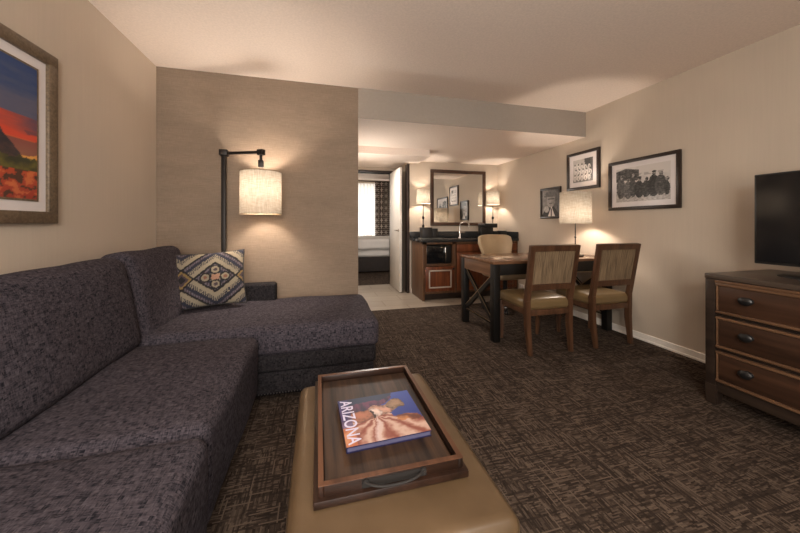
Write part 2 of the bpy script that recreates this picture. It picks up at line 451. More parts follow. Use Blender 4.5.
# baseboards
def board(name, x0, x1, y0, y1):
    bm = bx(x0, x1, y0, y1, 0, .066, .003); return bm
bm = bx(XR - .014, XR, -1.6, YM, 0, .07, .004); box(bm, XR - .02, XR, -1.6, YM, 0, .02, .004)
struct('baseboard_right', bm, M['white'])
struct('baseboard_left', bx(XL, XL + .014, -1.6, YP, 0, .07, .004), M['white'])
bm = bx(XD + .03, 1.50, YM - .014, YM, 0, .07, .004)
struct('baseboard_back', bm, M['white'])

# bedroom door standing open into the hall
d = tag(obj('door_1', bx(1.285, 1.325, 4.93, 5.64, .012, 2.05, .003), M['doorwhite']), kind='structure')
bm = B()
lathe(bm, [(.026, 0), (.026, .008), (.01, .01), (.01, .04)], (1.285, 4.99, 1.02), 20, 'X')
bm.transform(Matrix.Translation((0, 0, 0)))
for v in bm.verts: v.co.x = 1.285 - (v.co.x - 1.285)
tube(bm, [(1.245, 4.99, 1.02), (1.243, 5.03, 1.02), (1.245, 5.10, 1.018)], .009)
obj('door_handle', bm, M['nail'], d)
bm = B(); lathe(bm, [(.026, 0), (.026, .008), (.01, .01), (.01, .04)], (1.325, 4.99, 1.02), 20, 'X')
tube(bm, [(1.365, 4.99, 1.02), (1.367, 5.03, 1.02), (1.365, 5.10, 1.018)], .009)
obj('door_handle', bm, M['nail'], d)

# ------------------------------------------------------------------ sofa
sofa = thing('sectional_sofa', 'charcoal tweed sectional sofa with a long chaise along the left wall', 'sofa', (-.80, 1.2, 0))
def T(x, y, z): return Matrix.Translation((x, y, z))
yS0, yS1, yC0, yC1 = .22, 1.155, 2.08, 2.90
fr = bx(XL + .03, -.43, -.80, yC0 + .02, .05, .27, .02)
box(fr, XL + .03, .372, yC0 + .03, yC1, .05, .20, .02)
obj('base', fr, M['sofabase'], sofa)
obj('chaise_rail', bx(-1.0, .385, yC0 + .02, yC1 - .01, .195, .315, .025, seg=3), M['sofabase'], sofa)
# nail head trim
nb = B()
for i in range(46):
    x = -.43 + i * .0178
    bmesh.ops.create_icosphere(nb, subdivisions=1, radius=.0036, matrix=T(x, yC0 + .028, .066))
for i in range(45):
    bmesh.ops.create_icosphere(nb, subdivisions=1, radius=.0036, matrix=T(.374, yC0 + .05 + i * .0185, .066))
tag(obj('nailhead_trim', nb, M['nail'], sofa), kind='stuff')
obj('back_frame', bx(XL + .03, -1.16, -.80, yC1, .2, .86, .03), M['sofa'], sofa)
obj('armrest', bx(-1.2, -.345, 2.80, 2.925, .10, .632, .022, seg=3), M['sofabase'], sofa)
for x, y in ((-.98, yC0 + .1), (.31, yC0 + .1), (.31, yC1 - .08), (-1.2, yC1 - .08), (-.48, .2), (-1.2, .2), (-.48, 1.1)):
    obj('foot', lathe(B(), [(.022, 0), (.03, .052)], (x, y, 0), 16), M['frame'], sofa)
def seat(x0, x1, y0, y1, z0, z1, puff, seed, wob=.008):
    return cushion(B(), x1 - x0, y1 - y0, z1 - z0, .045, puff, .006, n=30, mat=T((x0 + x1) / 2, (y0 + y1) / 2, (z0 + z1) / 2), wob=wob, seed=seed)
obj('seat_cushion', seat(-1.15, -.352, yS1 + .004, yC0 - .004, .095, .455, .010, 1), M['sofa'], sofa)
obj('seat_cushion', seat(-1.15, -.340, yS0, yS1 - .004, .095, .455, .012, 5), M['sofa'], sofa)
obj('seat_cushion', seat(-1.15, -.345, -.79, yS0 - .008, .095, .455, .012, 9), M['sofa'], sofa)
obj('chaise_cushion', seat(-1.15, .402, yC0 + .004, yC1 + .02, .305, .488, .014, 3, .010), M['sofa'], sofa)
def back(y0, y1, seed, h=.52):
    m = T(-1.075, (y0 + y1) / 2, .69) @ Matrix.Rotation(radians(-11), 4, 'Y')
    # thickness along X: build flat then stand it up
    return cushion(B(), h, y1 - y0, .17, .06, .022, .004, n=30, mat=m @ Matrix.Rotation(radians(90), 4, 'Y'), wob=.010, seed=seed)
obj('back_cushion', back(1.145, 2.075, 2), M['sofa'], sofa)
obj('back_cushion', back(2.085, 2.81, 6, .55), M['sofa'], sofa)
obj('back_cushion', back(.15, 1.135, 8), M['sofa'], sofa)
obj('back_cushion', back(-.79, .14, 11), M['sofa'], sofa)

# ------------------------------------------------------------------ pillow
NAVY, CREAM, GOLD, PURP, BLK = (44, 46, 74), (206, 192, 168), (190, 150, 84), (92, 66, 78), (30, 27, 34)
def ikat(u, v):
    u += .008 * nz(u, v, 24, 3); v += .010 * nz(u, v, 34, 9)
    xx = abs(((u - .60) / .44 + 1) % 2 - 1); yy = abs(v - .50) / .50
    CR, NV, GD, PP, BK_ = (138, 126, 106), (38, 38, 50), (126, 102, 62), (70, 56, 60), (27, 24, 26)
    px, py = xx * .44, yy * .50
    for ex, ey, cc in ((.0, .13, PP), (.13, .0, (120, 80, 62))):       # petals round the medallion
        q = math.hypot((px - ex) / .075, (py - ey) / .085)
        if q < 1: return cc if q < .35 else (CR if q < .7 else BK_)
    if math.hypot(px, py) < .06: return (158, 118, 96)
    d = px * .95 + py                                          # zigzag bands
    d2 = (.44 - px) * 1.15 + py
    if d2 < .20: return BK_ if d2 < .07 else (PP if d2 < .12 else (GD if d2 < .16 else BK_))
    k = (d * 6.2 + .25) % 1.0; ring = int(d * 6.2 + .25)
    if ring % 2 == 0: return CR if k < .55 else ((CR if ((u * 40) % 1) < .5 else NV))
    return NV if k < .42 else (((100, 92, 100) if ((u * 34) % 1) < .5 else PP) if k < .72 else BK_)
pil = thing('throw_pillow', 'ikat patterned throw pillow in navy, cream and gold propped in the sofa corner', 'pillow', (-.83, 2.62, .50))
def pillow_mesh(name, mat, parent, m, W, H, D, n=90):
    bm = B(); lay = None; cols = []
    grids = []
    for sg in (1, -1):
        g = []
        for j in range(n + 1):
            row = []
            for i in range(n + 1):
                u = i / n * 2 - 1; v = j / n * 2 - 1
                pin = 1 - .07 * (1 - u * u) * (v * v) ; pin2 = 1 - .07 * (1 - v * v) * (u * u)
                th = ((1 - u * u) * (1 - v * v)) ** .42
                p = Vector((u * W / 2 * pin2, -sg * D / 2 * th * (1 + .08 * mnoise.noise(Vector((u * 2, v * 2, 3)))), v * H / 2 * pin))
                row.append(bm.verts.new(p)); cols.append(ikat(i / n, j / n))
            g.append(row)
        for j in range(n):
            for i in range(n):
                q = (g[j][i], g[j][i + 1], g[j + 1][i + 1], g[j + 1][i])
                bm.faces.new(q if sg > 0 else q[::-1])
    bm.transform(m); bm.transform(MW[parent.name].inverted())
    me = bpy.data.meshes.new(name); bm.to_mesh(me); bm.free()
    ca = me.color_attributes.new('print', 'FLOAT_COLOR', 'POINT')
    for k, c in enumerate(cols): ca.data[k].color = srgb(*c)
    me.polygons.foreach_set('use_smooth', [True] * len(me.polygons)); me.materials.append(mat)
    o = bpy.data.objects.new(name, me); COL.objects.link(o); o.parent = parent; MW[o.name] = MW[parent.name]
    return o
mp_ = T(-.80, 2.655, .716) @ Matrix.Rotation(radians(10), 4, 'Z') @ Matrix.Rotation(radians(-18), 4, 'X') @ Matrix.Rotation(radians(-3), 4, 'Y')
pillow_mesh('cover', M['ikat'], pil, mp_, .50, .42, .15)
pb = B(); W, H = .5, .42; pts = []
for k in range(121):
    a = k / 120 * 4; s = int(a) % 4; f_ = (a - int(a)) * 2 - 1
    u, v = [(f_, -1), (1, f_), (-f_, 1), (-1, -f_)][s]
    pts.append(mp_ @ Vector((u * W / 2 * (1 - .07 * (1 - v * v) * u * u), 0, v * H / 2 * (1 - .07 * (1 - u * u) * v * v))))
tube(pb, pts, .005, 6); obj('piping', pb, M['charbox'], pil)

# ------------------------------------------------------------------ floor lamp
fl = thing('floor_lamp', 'black angular floor lamp with a linen drum shade behind the chaise', 'floor lamp', (-.78, 2.965, 0))
hx, hy = -.458, 2.80
obj('base', bx(-.89, -.67, 2.935, 2.995, 0, .02, .004), M['black'], fl)
obj('pole', bx(-.797, -.763, 2.948, 2.982, .015, 1.735, .003), M['black'], fl)
bm = bx(-.812, -.748, 2.933, 2.997, 1.715, 1.765, .005)
ang = math.atan2(hy - 2.965, hx + .78)
mR = T(hx, hy, 0) @ Matrix.Rotation(ang, 4, 'Z')
box(bm, -.028, .028, -.02, .02, 1.702, 1.75, .005, mat=mR)
bar(bm, (-.78, 2.965, 1.735), (hx, hy, 1.727), .026, .022, .003)
obj('arm', bm, M['black'], fl)
bm = lathe(B(), [(.012, 1.60), (.012, 1.705)], (hx, hy, 0), 14); box(bm, hx - .02, hx + .02, hy - .02, hy + .02, 1.60, 1.66, .004)
obj('stem', bm, M['black'], fl)
def drum(name, cx_, cy_, z0, z1, r0, r1, parent, mat=None):
    bm = B(); lathe(bm, [(r0, z0), (r1, z1)], (cx_, cy_, 0), 56)
    for f in [f for f in bm.faces if len(f.verts) > 4]: bm.faces.remove(f)
    o = obj(name, bm, mat or M['shade'], parent)
    return o
drum('lamp_shade', hx, hy, 1.215, 1.56, .160, .160, fl)
def spider(cx_, cy_, z, r, parent, name='shade_ring'):
    bm = B()
    for k in range(3):
        a = k * 2 * pi / 3 + .3
        tube(bm, [(cx_, cy_, z), (cx_ + r * cos(a), cy_ + r * sin(a), z)], .0022, 6)
    obj(name, bm, M['black'], parent)
spider(hx, hy, 1.556, .159, fl)
for z in (1.215, 1.56):
    bm = B(); n = 56
    tube(bm, [(hx + .161 * cos(2 * pi * k / n), hy + .161 * sin(2 * pi * k / n), z) for k in range(n + 1)], .003, 6)
    obj('shade_rim', bm, M['raffia'], fl)
point('floor_lamp_bulb', (hx, hy, 1.41), 15.0, WARM, .045)

# ------------------------------------------------------------------ ottoman, tray, book
ot = thing('ottoman', 'tan leather bench ottoman on the carpet in front of the sofa', 'ottoman', (.2, 1.05, 0))
ox0, ox1, oy0, oy1 = -.075, .484, .655, 1.445
obj('cushion', cushion(B(), ox1 - ox0, oy1 - oy0, .12, .03, .006, .002, n=30, mat=T((ox0 + ox1) / 2, (oy0 + oy1) / 2, .364)), M['leather'], ot)
obj('body', bx(ox0 + .006, ox1 - .006, oy0 + .006, oy1 - .006, .10, .325, .02, seg=3), M['leather'], ot)
bm = B()
def rrect(x0, x1, y0, y1, r, z, n=6):
    p = []
    for cx_, cy_, a0 in ((x1 - r, y1 - r, 0), (x0 + r, y1 - r, 90), (x0 + r, y0 + r, 180), (x1 - r, y0 + r, 270)):
        for k in range(n + 1):
            a = radians(a0 + 90 * k / n); p.append((cx_ + r * cos(a), cy_ + r * sin(a), z))
    p.append(p[0]); return p
tube(bm, rrect(ox0 + .003, ox1 - .003, oy0 + .003, oy1 - .003, .03, .392), .0045, 6)
obj('piping', bm, M['leather'], ot)
for x in (ox0 + .05, ox1 - .05):
    for y in (oy0 + .05, oy1 - .05):
        obj('leg', bar(B(), (x, y, 0), (x, y, .105), .035, .035, .004, w2=.045, d2=.045), M['frame'], ot)

M['handleblack'] = simple('dark_bronze_and_slot_shade', srgb(24, 19, 16), 0.7, var=.05)  # for the handles, and for the painted shade of their slots
TZ = .4305
tr = thing('serving_tray', 'dark walnut serving tray with curved metal handles lying on the ottoman', 'tray', (.195, 1.07, TZ))
tx0, tx1, ty0, ty1 = -.012, .408, .797, 1.415
obj('plinth', bx(tx0, tx1, ty0, ty1, TZ, TZ + .02, .003), M['walnutY'], tr)
obj('tray_floor', bx(tx0 + .03, tx1 - .03, ty0 + .03, ty1 - .03, TZ + .018, TZ + .024), M['trayfloor'], tr)
i = .012
for a in ((tx0 + i, tx0 + i + .014, ty0 + i, ty1 - i), (tx1 - i - .014, tx1 - i, ty0 + i, ty1 - i)):
    obj('side_wall', bx(*a, TZ + .019, TZ + .048, .003), M['walnutY'], tr)
for a in ((tx0 + i + .013, tx1 - i - .013, ty0 + i, ty0 + i + .014), (tx0 + i + .013, tx1 - i - .013, ty1 - i - .014, ty1 - i)):
    obj('end_wall', bx(*a, TZ + .019, TZ + .048, .003), M['walnutX'], tr)
bm = B()
z = TZ + .0485; e = .0012
box(bm, tx0 + i, tx0 + i + .014, ty0 + i, ty1 - i, z - e, z + e); box(bm, tx1 - i - .014, tx1 - i, ty0 + i, ty1 - i, z - e, z + e)
box(bm, tx0 + i + .014, tx1 - i - .014, ty0 + i, ty0 + i + .014, z - e, z + e); box(bm, tx0 + i + .014, tx1 - i - .014, ty1 - i - .014, ty1 - i, z - e, z + e)
M['rim'] = wood('tray_rim_wood', srgb(72, 46, 33), srgb(104, 70, 50), 'Y', 0.3)
obj('rim', bm, M['rim'], tr)
for yy, sg in ((ty0 + i, -1), (ty1 - i, 1)):
    bm = B(); pts = []
    for k in range(15):
        a = k / 14 * 2 - 1
        pts.append((.198 + a * .078, yy + sg * (.004 + .016 * (1 - a ** 4)), TZ + .038 - .007 * (1 - a * a)))
    tube(bm, pts, .0034, 8)
    for a in (-1, 1): lathe(bm, [(.009, -.004), (.009, .004)], (.198 + a * .078, yy + sg * .002, TZ + .038), 12, 'Y')
    obj('handle', bm, M['handleblack'], tr)
    obj('handle_slot_shade', bx(.11, .286, yy - .0012, yy + .0012, TZ + .022, TZ + .044), M['handleblack'], tr)  # dark plate stands in for the shade inside the handle cutout

bk = thing('book', 'square coffee table book with a canyon rock cover titled ARIZONA inside the tray', 'book', (.212, 1.069, TZ + .0245), radians(2.5))
M['pages'] = simple('page_edges', srgb(84, 82, 110), 0.6, var=.05)
bw, bh_, bt = .272, .252, .018
def bookart(u, v):
    n = nz(u, v, 5, 2) * .06; a = u + n; b = v + nz(u, v, 6, 7) * .05
    sky = lerp((30, 44, 120), (74, 96, 176), v * .8 + .2 * (1 - u))
    c = sky
    # purple cliff, upper left
    if b > .50 + .55 * (a - .08) and a < .72: 
        c = lerp((50, 40, 66), (112, 62, 92), (nz(u * 3, v * .8, 5, 1) + .6))
        if b > .82 + .1 * a: c = (44, 56, 84)
    # lower fan of orange sandstone
    cx_, cy_ = .42, .52
    dx, dy = a - cx_, b - cy_
    if b < .52 - .10 * abs(dx) and (a < .95 or b < .3):
        an = math.atan2(dx, -dy) * 6 + nz(u, v, 3, 4)
        k = .5 + .5 * sin(an * 2.3)
        c = lerp((146, 76, 60), (222, 186, 168), k)
        if abs(an) < .9: c = lerp((232, 206, 200), c, abs(an) * .6)
        if a > .66 and b > .30 - .0 * a: c = lerp((110, 58, 44), (206, 138, 88), k) if b < .42 else sky
    # the knot of pale boulders
    for ex, ey, rx, ry, cc in ((.25, .56, .18, .11, (170, 108, 84)), (.56, .62, .20, .13, (196, 148, 128)), (.74, .70, .12, .12, (150, 120, 96)), (.45, .57, .07, .09, (226, 196, 184))):
        q = ((a - ex) / rx) ** 2 + ((b - ey) / ry) ** 2
        if q < 1: c = lerp(tuple(min(255, x * 1.15) for x in cc), tuple(x * .55 for x in cc), q * (.7 + .8 * nz(u, v, 22, 5)))
    if abs(dx + .02) < .02 and .47 < b < .60: c = (60, 34, 30)
    c = tuple(x * .88 for x in c)
    if u < .13: c = lerp(c, (58, 52, 110) if v > .35 else (196, 112, 60), .6)
    return c
def lm(parent): return MW[parent.name]
def lobj(name, bm, m, p): return obj(name, bm, m, p, world=False)
lobj('page_block', bx(-bw / 2 + .003, bw / 2 - .003, -bh_ / 2 + .003, bh_ / 2 - .003, .002, bt - .002), M['pages'], bk)
M['bookblue'] = simple('blue_book_board', srgb(30, 30, 66), 0.3)
bm = bx(-bw / 2, bw / 2, -bh_ / 2, bh_ / 2, 0, .0025); box(bm, -bw / 2, bw / 2, -bh_ / 2, bh_ / 2, bt - .0025, bt); box(bm, -bw / 2, -bw / 2 + .0025, -bh_ / 2, bh_ / 2, .002, bt - .002)
lobj('cover', bm, M['bookblue'], bk)
picture_mesh('cover_art', M['print'], bk, bookart, -bw / 2, bw / 2, -bh_ / 2, bh_ / 2, bt + .0006, 150, 150, horizontal=True)
cu = bpy.data.curves.new('title_font', 'FONT'); cu.body = 'ARIZONA'; cu.size = .062; cu.offset = .0007; cu.extrude = .0002; cu.space_character = 1.0
to = bpy.data.objects.new('title_text', cu); COL.objects.link(to)
bpy.context.view_layer.update()
me = bpy.data.meshes.new_from_object(to.evaluated_get(bpy.context.evaluated_depsgraph_get()))
bpy.data.objects.remove(to)
tb = B(); tb.from_mesh(me)
xs = [v.co.x for v in tb.verts]; kx = (bh_ * .95) / (max(xs) - min(xs)); x0_ = min(xs)
for v in tb.verts: v.co = Vector(((v.co.x - x0_) * kx, v.co.y * .95, v.co.z))
tb.transform(Matrix.Translation((-bw / 2 + .008, bh_ / 2 - .006, bt + .0012)) @ Matrix.Rotation(radians(-90), 4, 'Z'))
M['lettering'] = simple('pale_lettering', srgb(206, 200, 222), 0.4, var=.02)
obj('title_lettering', tb, M['lettering'], bk, world=False, smooth=False)

# ------------------------------------------------------------------ dresser and television
dx0, dx1, dy0, dy1, dH = 2.405, 3.035, .30, 1.452, .820
dr = thing('dresser', 'dark wooden three-drawer dresser against the right wall under the television', 'dresser', (2.72, .876, 0))
bm = bx(dx0 + .012, dx1, dy0 + .01, dy1 - .01, .12, dH - .03, .003)
obj('carcass', bm, M['dresser'], dr)
obj('dresser_top', bx(dx0 - .004, dx1, dy0 - .008, dy1 + .004, dH - .032, dH, .005), M['dressertop'], dr)
for y in (dy0 + .026, dy1 - .026):
    obj('corner_post', bx(dx0 - .002, dx0 + .05, y - .026, y + .026, .10, dH - .032, .004), M['dresser'], dr)
for y in (dy0 + .028, dy1 - .028):
    for x in (dx0 + .028, dx1 - .04):
        obj('foot', bar(B(), (x, y, 0), (x, y, .13), .056, .056, .005, w2=.066, d2=.066), M['dresser'], dr)
obj('plinth', bx(dx0 + .006, dx0 + .03, dy0 + .05, dy1 - .05, .085, .15, .004), M['dresser'], dr)
rows = [(.160, .345), (.372, .558), (.585, .765)]
for z0, z1 in rows:
    y0, y1 = dy0 + .058, dy1 - .058
    d_ = obj('drawer', bx(dx0 - .002, dx0 + .02, y0 + .012, y1 - .012, z0 + .012, z1 - .012, .004), M['drawer'], dr)
    bm = B()
    for zz in (z0 - .003, z1 - .013): box(bm, dx0 - .014, dx0 + .015, y0, y1, zz, zz + .016, .005)
    for yy in (y0, y1 - .008): box(bm, dx0 - .006, dx0 + .015, yy, yy + .008, z0, z1, .003)
    obj('bead_moulding', bm, M['bead'], d_)
    for yy in (1.246, dy0 + dy1 - 1.246):
        bm = B(); lathe(bm, [(.020, .0), (.018, .004), (.009, .006), (.009, .014), (.021, .020), (.024, .027), (.017, .034), (.0, .037)], (0, 0, 0), 20, 'X')
        for v in bm.verts: v.co = Vector((dx0 - .002 - v.co.x, yy + v.co.y * 1.35, (z0 + z1) / 2 + .012 + v.co.z))
        obj('knob', bm, M['blackplastic'], d_)
obj('rail', bx(dx0 - .004, dx0 + .02, dy0 + .05, dy1 - .05, dH - .055, dH - .035, .003), M['bead'], dr)

tv = thing('television', 'flat black television on a low stand on top of the dresser', 'television', (2.70, .88, dH))
ty0_, ty1_ = .405, 1.356
obj('bezel', bx(2.672, 2.71, ty0_, ty1_, .886, 1.444, .006), M['blackplastic'], tv)
obj('screen', bx(2.669, 2.674, ty0_ + .012, ty1_ - .012, .902, 1.432), M['screen'], tv)
obj('stand_neck', bx(2.69, 2.73, .80, .96, dH + .01, .95, .006), M['blackplastic'], tv)
bm = lathe(B(), [(.0, 0), (1, 0), (1, .5), (.94, 1), (0, 1)], (0, 0, 0), 48)
for v in bm.verts: v.co = Vector((2.715 + v.co.x * .125, .88 + v.co.y * .39, dH + .0005 + v.co.z * .016))
obj('stand_base', bm, M['blackplastic'], tv)

# ------------------------------------------------------------------ framed pictures
def framed(name, label, loc, rotz, W_, H_, fw, dep, mount, fn, frame_mat, nx, ny, fillet=0, group=None):
    """loc = middle of the back on the wall; local +x is the viewer's right, -y faces the room"""
    t_ = thing(name, label, 'picture', loc, rotz, group)
    bm = B(); w2, h2 = W_ / 2, H_ / 2
    box(bm, -w2, w2, -dep, 0, h2 - fw, h2, .004); box(bm, -w2, w2, -dep, 0, -h2, -h2 + fw, .004)
    box(bm, -w2, -w2 + fw, -dep, 0, -h2 + fw * .9, h2 - fw * .9, .004); box(bm, w2 - fw, w2, -dep, 0, -h2 + fw * .9, h2 - fw * .9, .004)
    lobj('frame', bm, frame_mat, t_)
    iw, ih = w2 - fw, h2 - fw; yb = -dep * .45
    if mount: lobj('mat_board', bx(-iw - .004, iw + .004, yb, -.002, -ih - .004, ih + .004), M['mount'], t_)
    else: lobj('backing', bx(-iw - .004, iw + .004, yb, -.002, -ih - .004, ih + .004), M['frame'], t_)
    pw, ph = iw - mount, ih - mount
    if fillet:
        lobj('fillet', bx(-pw - fillet, pw + fillet, yb - .004, yb + .001, -ph - fillet, ph + fillet), M['bronzeframe'], t_)
        yb -= .004
    picture_mesh('print', M['print'], t_, fn, -pw, pw, -ph, ph, yb - .0008, nx, ny)
    return t_
def g(v): return (v * 1.0, v * .96, v * .93)
def sunset(u, v):
    n = nz(u * 2.2, v, 4, 1); m = nz(u, v, 16, 4)
    if v > .30:
        k = (v - .30) / .70
        band = nz(u * 1.5 - v * 1.5, v * 5, 1.8, 8, 5)
        c = lerp((220, 160, 74), (200, 72, 46), k * 4.0)
        if k > .20: c = lerp((208, 70, 46), (100, 66, 82), (k - .20) * 3.5 + band * .9)
        if k > .45: c = lerp((86, 86, 108), (34, 62, 110), (k - .45) * 2.2 + band * .9)
        if k < .30 and band > .10: c = lerp(c, (104, 62, 70), .7)
    else:
        c = lerp((150, 44, 30), (196, 84, 40), v / .3 + m * .6)
        if m > .18: c = lerp(c, (214, 130, 76), .5)
        if m < -.2: c = (72, 40, 28)
        if v > .22: c = lerp(c, (120, 104, 40), .7 + m)
    # butte
    cx_, wd = .72, .25
    top = .50
    if abs(u - cx_) < wd:
        s_ = 1 - abs(u - cx_) / wd
        hgt = .24 + (top - .24) * min(1, s_ * 1.7) * (1 - .18 * abs(n))
        if .24 < v < hgt: c = lerp((38, 34, 44), (84, 54, 50), .4 + m)
    if .21 < v < .30 + .03 * m + .03 * nz(u, 0, 20, 3): c = lerp((96, 88, 34), (40, 42, 24), .5 + m)
    return c
PY0, PY1 = .70, 1.977
framed('framed_picture', 'large bronze framed colour print of a red desert sunset on the left wall', (XL + .0005, (PY0 + PY1) / 2, 1.556), radians(90), PY1 - PY0, .838, .058, .026, .056, sunset, M['bronzeframe'], 190, 130, .010)

def blob(u, v, cx_, cy_, rx, ry): return ((u - cx_) / rx) ** 2 + ((v - cy_) / ry) ** 2 < 1
GP = [(.10, .40, .09, .30, 74), (.24, .34, .09, .26, 90), (.34, .42, .07, .30, 60), (.46, .34, .09, .25, 34), (.59, .34, .08, .24, 44), (.72, .40, .10, .30, 30), (.84, .40, .10, .28, 66), (.94, .32, .05, .2, 50)]
def group_photo(u, v):
    m = nz(u, v, 22, 5); n = nz(u, v, 7, 2)
    c = 196 + 14 * n
    if v > .72 and (u > .45): c = 200 - (40 if (v < .80 and n > -.05) else 0)
    if v > .62 + .05 * n and u < .46 and v < .98 - .3 * abs(u - .2): c = 62 + 60 * m
    if v < .26 + .06 * n: c = 168 + 40 * m
    for cx_, cy_, rx, ry, s_ in GP:
        if blob(u, v, cx_ + .02 * m, cy_, rx, ry): c = s_ + 46 * m
        if blob(u, v, cx_ + .01, cy_ + ry + .03, .032, .055): c = 120 + 60 * m if m > -.1 else 40
        if s_ < 40 and blob(u, v, cx_ + .01, cy_ + ry + .085, .04, .03): c = 42
    return g(c)
framed('framed_picture', 'wide framed black and white photo of a group seated outdoors, on the right wall', (XR - .0005, 2.36, 1.527), radians(-90), .692, .51, .033, .028, .05, group_photo, M['frame'], 150, 100)
def team_photo(u, v):
    m = nz(u, v, 26, 3); n = nz(u, v, 6, 9)
    c = 176 + 16 * n
    if u > .62 + .1 * n and v > .62: c = 76 + 30 * m
    if u > .88: c = 90 + 30 * m
    if v < .12: c = 110 + 24 * m
    for r, (cy_, off) in enumerate(((.70, .0), (.47, .06), (.24, .0))):
        for k in range(5):
            cx_ = .10 + off + k * .18
            if blob(u, v, cx_, cy_ - .07, .065, .12): c = 205 + 26 * m
            if blob(u, v, cx_, cy_ + .08, .032, .045): c = 66 + 40 * m
            if abs(u - cx_) < .012 and cy_ - .15 < v < cy_ - .02: c = 60
    return g(c)
framed('framed_picture', 'square framed black and white team photo hanging highest on the right wall', (XR - .0005, 3.056, 1.766), radians(-90), .470, .455, .034, .028, .058, team_photo, M['frame'], 100, 100)
def portrait(u, v):
    m = nz(u, v, 9, 3)
    c = 150 + 24 * m - 70 * u
    if v < .50 - 1.1 * abs(u - .5) ** 1.3 + .02 * m: c = 46 + 16 * m          # dark jacket
    if blob(u, v, .52, .60, .25, .27): c = 158 - 90 * max(0, u - .45) + 24 * m    # head
    if blob(u, v, .50, .84, .32, .10) or (abs(v - .76) < .025 and .12 < u < .86): c = 96 + 20 * m
    if abs(v - .655) < .018 and .34 < u < .74: c = 70
    if abs(v - .49) < .014 and .42 < u < .62: c = 80
    if v < .38 and abs(u - .56) < (.38 - v) * .55: c = 222
    if v < .30 and abs(u - .55) < .03: c = 48
    if blob(u, v, .27, .27, .15, .13): c = 176 + 34 * m
    return g(c)
framed('framed_picture', 'small framed black and white portrait of a person in a suit, beside the desk lamp', (XR - .0005, 3.59, 1.410), radians(-90), .375, .418, .030, .028, .0, portrait, M['frame'], 90, 100)

# ------------------------------------------------------------------ desk
X0, X1, Y0, Y1, DH = 1.610, 3.035, 2.645, 3.365, .772
dk = thing('desk', 'long dark wood desk with crossed end braces against the right wall', 'desk', (2.31, 3.01, 0))
obj('desk_top', bx(X0, X1, Y0, Y1, DH - .028, DH, .004), M['desktop'], dk)
L = .07
for x in (X0 + .008, X1 - .008 - L):
    for y in (Y0 + .008, Y1 - .008 - L):
        obj('leg', bx(x, x + L, y, y + L, 0, DH - .028, .004), M['deskblack'], dk)
for x in (X0 + .014, X1 - .014 - .022):
    obj('end_apron', bx(x, x + .022, Y0 + L, Y1 - L, DH - .15, DH - .028, .002), M['deskapron'], dk)
for y in (Y0 + .016, Y1 - .016 - .022):
    obj('side_apron', bx(X0 + L, X1 - L, y, y + .022, DH - .135, DH - .028, .002), M['deskblack'], dk)
    obj('apron_edge', bx(X0 + L, X1 - L, y - .002, y + .024, DH - .139, DH - .134), M['paleedge'], dk)
for x in (X0 + .043, X1 - .043):
    for a, b in (((Y0 + L + .0, .175), (Y1 - L - .0, .615)), ((Y0 + L, .615), (Y1 - L, .175))):
        obj('cross_brace', bar(B(), (x, a[0], a[1]), (x, b[0], b[1]), .045, .03, .002, side=(1, 0, 0)), M['deskblack'], dk)
        dz = .0235
        obj('brace_edge', bar(B(), (x - .013, a[0], a[1] + dz * 1.22), (x - .013, b[0], b[1] + dz * 1.22), .006, .006, 0, side=(1, 0, 0)), M['paleedge'], dk)
    obj('stretcher', bx(x - .012, x + .012, Y0 + L, Y1 - L, .150, .166, .001), M['deskblack'], dk)
    obj('stretcher_edge', bx(x - .014, x - .007, Y0 + L, Y1 - L, .1662, .172), M['paleedge'], dk)

# things on the desk
dl = thing('table_lamp', 'slim table lamp with a wide linen drum shade standing on the desk', 'table lamp', (2.79, 2.90, DH))
def lathe_l(name, prof, mat, p, n=28): return lobj(name, lathe(B(), prof, (0, 0, 0), n), mat, p)
lathe_l('base', [(0, .001), (.085, .001), (.085, .012), (.03, .02), (0, .022)], M['black'], dl)
lathe_l('stem', [(.007, .018), (.006, .20), (.012, .205), (.012, .215), (.006, .22), (.006, .56)], M['black'], dl, 14)
drum('lamp_shade', 2.79, 2.90, 1.135, 1.485, .160, .158, dl)
bm = B()
for k in range(3):
    a = k * 2 * pi / 3 + .3; tube(bm, [(2.79, 2.90, 1.48), (2.79 + .158 * cos(a), 2.90 + .158 * sin(a), 1.480)], .0022, 6)
tube(bm, [(2.79, 2.90, 1.33), (2.79, 2.90, 1.48)], .003, 6)
obj('shade_spider', bm, M['black'], dl)
point('desk_lamp_bulb', (2.79, 2.875, 1.25), 9.5, WARM, .028)

ck = thing('alarm_clock', 'small black rounded clock on the desk beside the lamp stem', 'clock', (2.90, 3.02, DH))
bm = cushion(B(), .10, .06, .075, .025, .0, n=12); lobj('clock_body', (bm.transform(T(0, 0, .0385)), bm)[1], M['blackplastic'], ck)
lobj('clock_face', bx(-.036, .036, -.0312, -.028, .02, .055), M['screen'], ck)

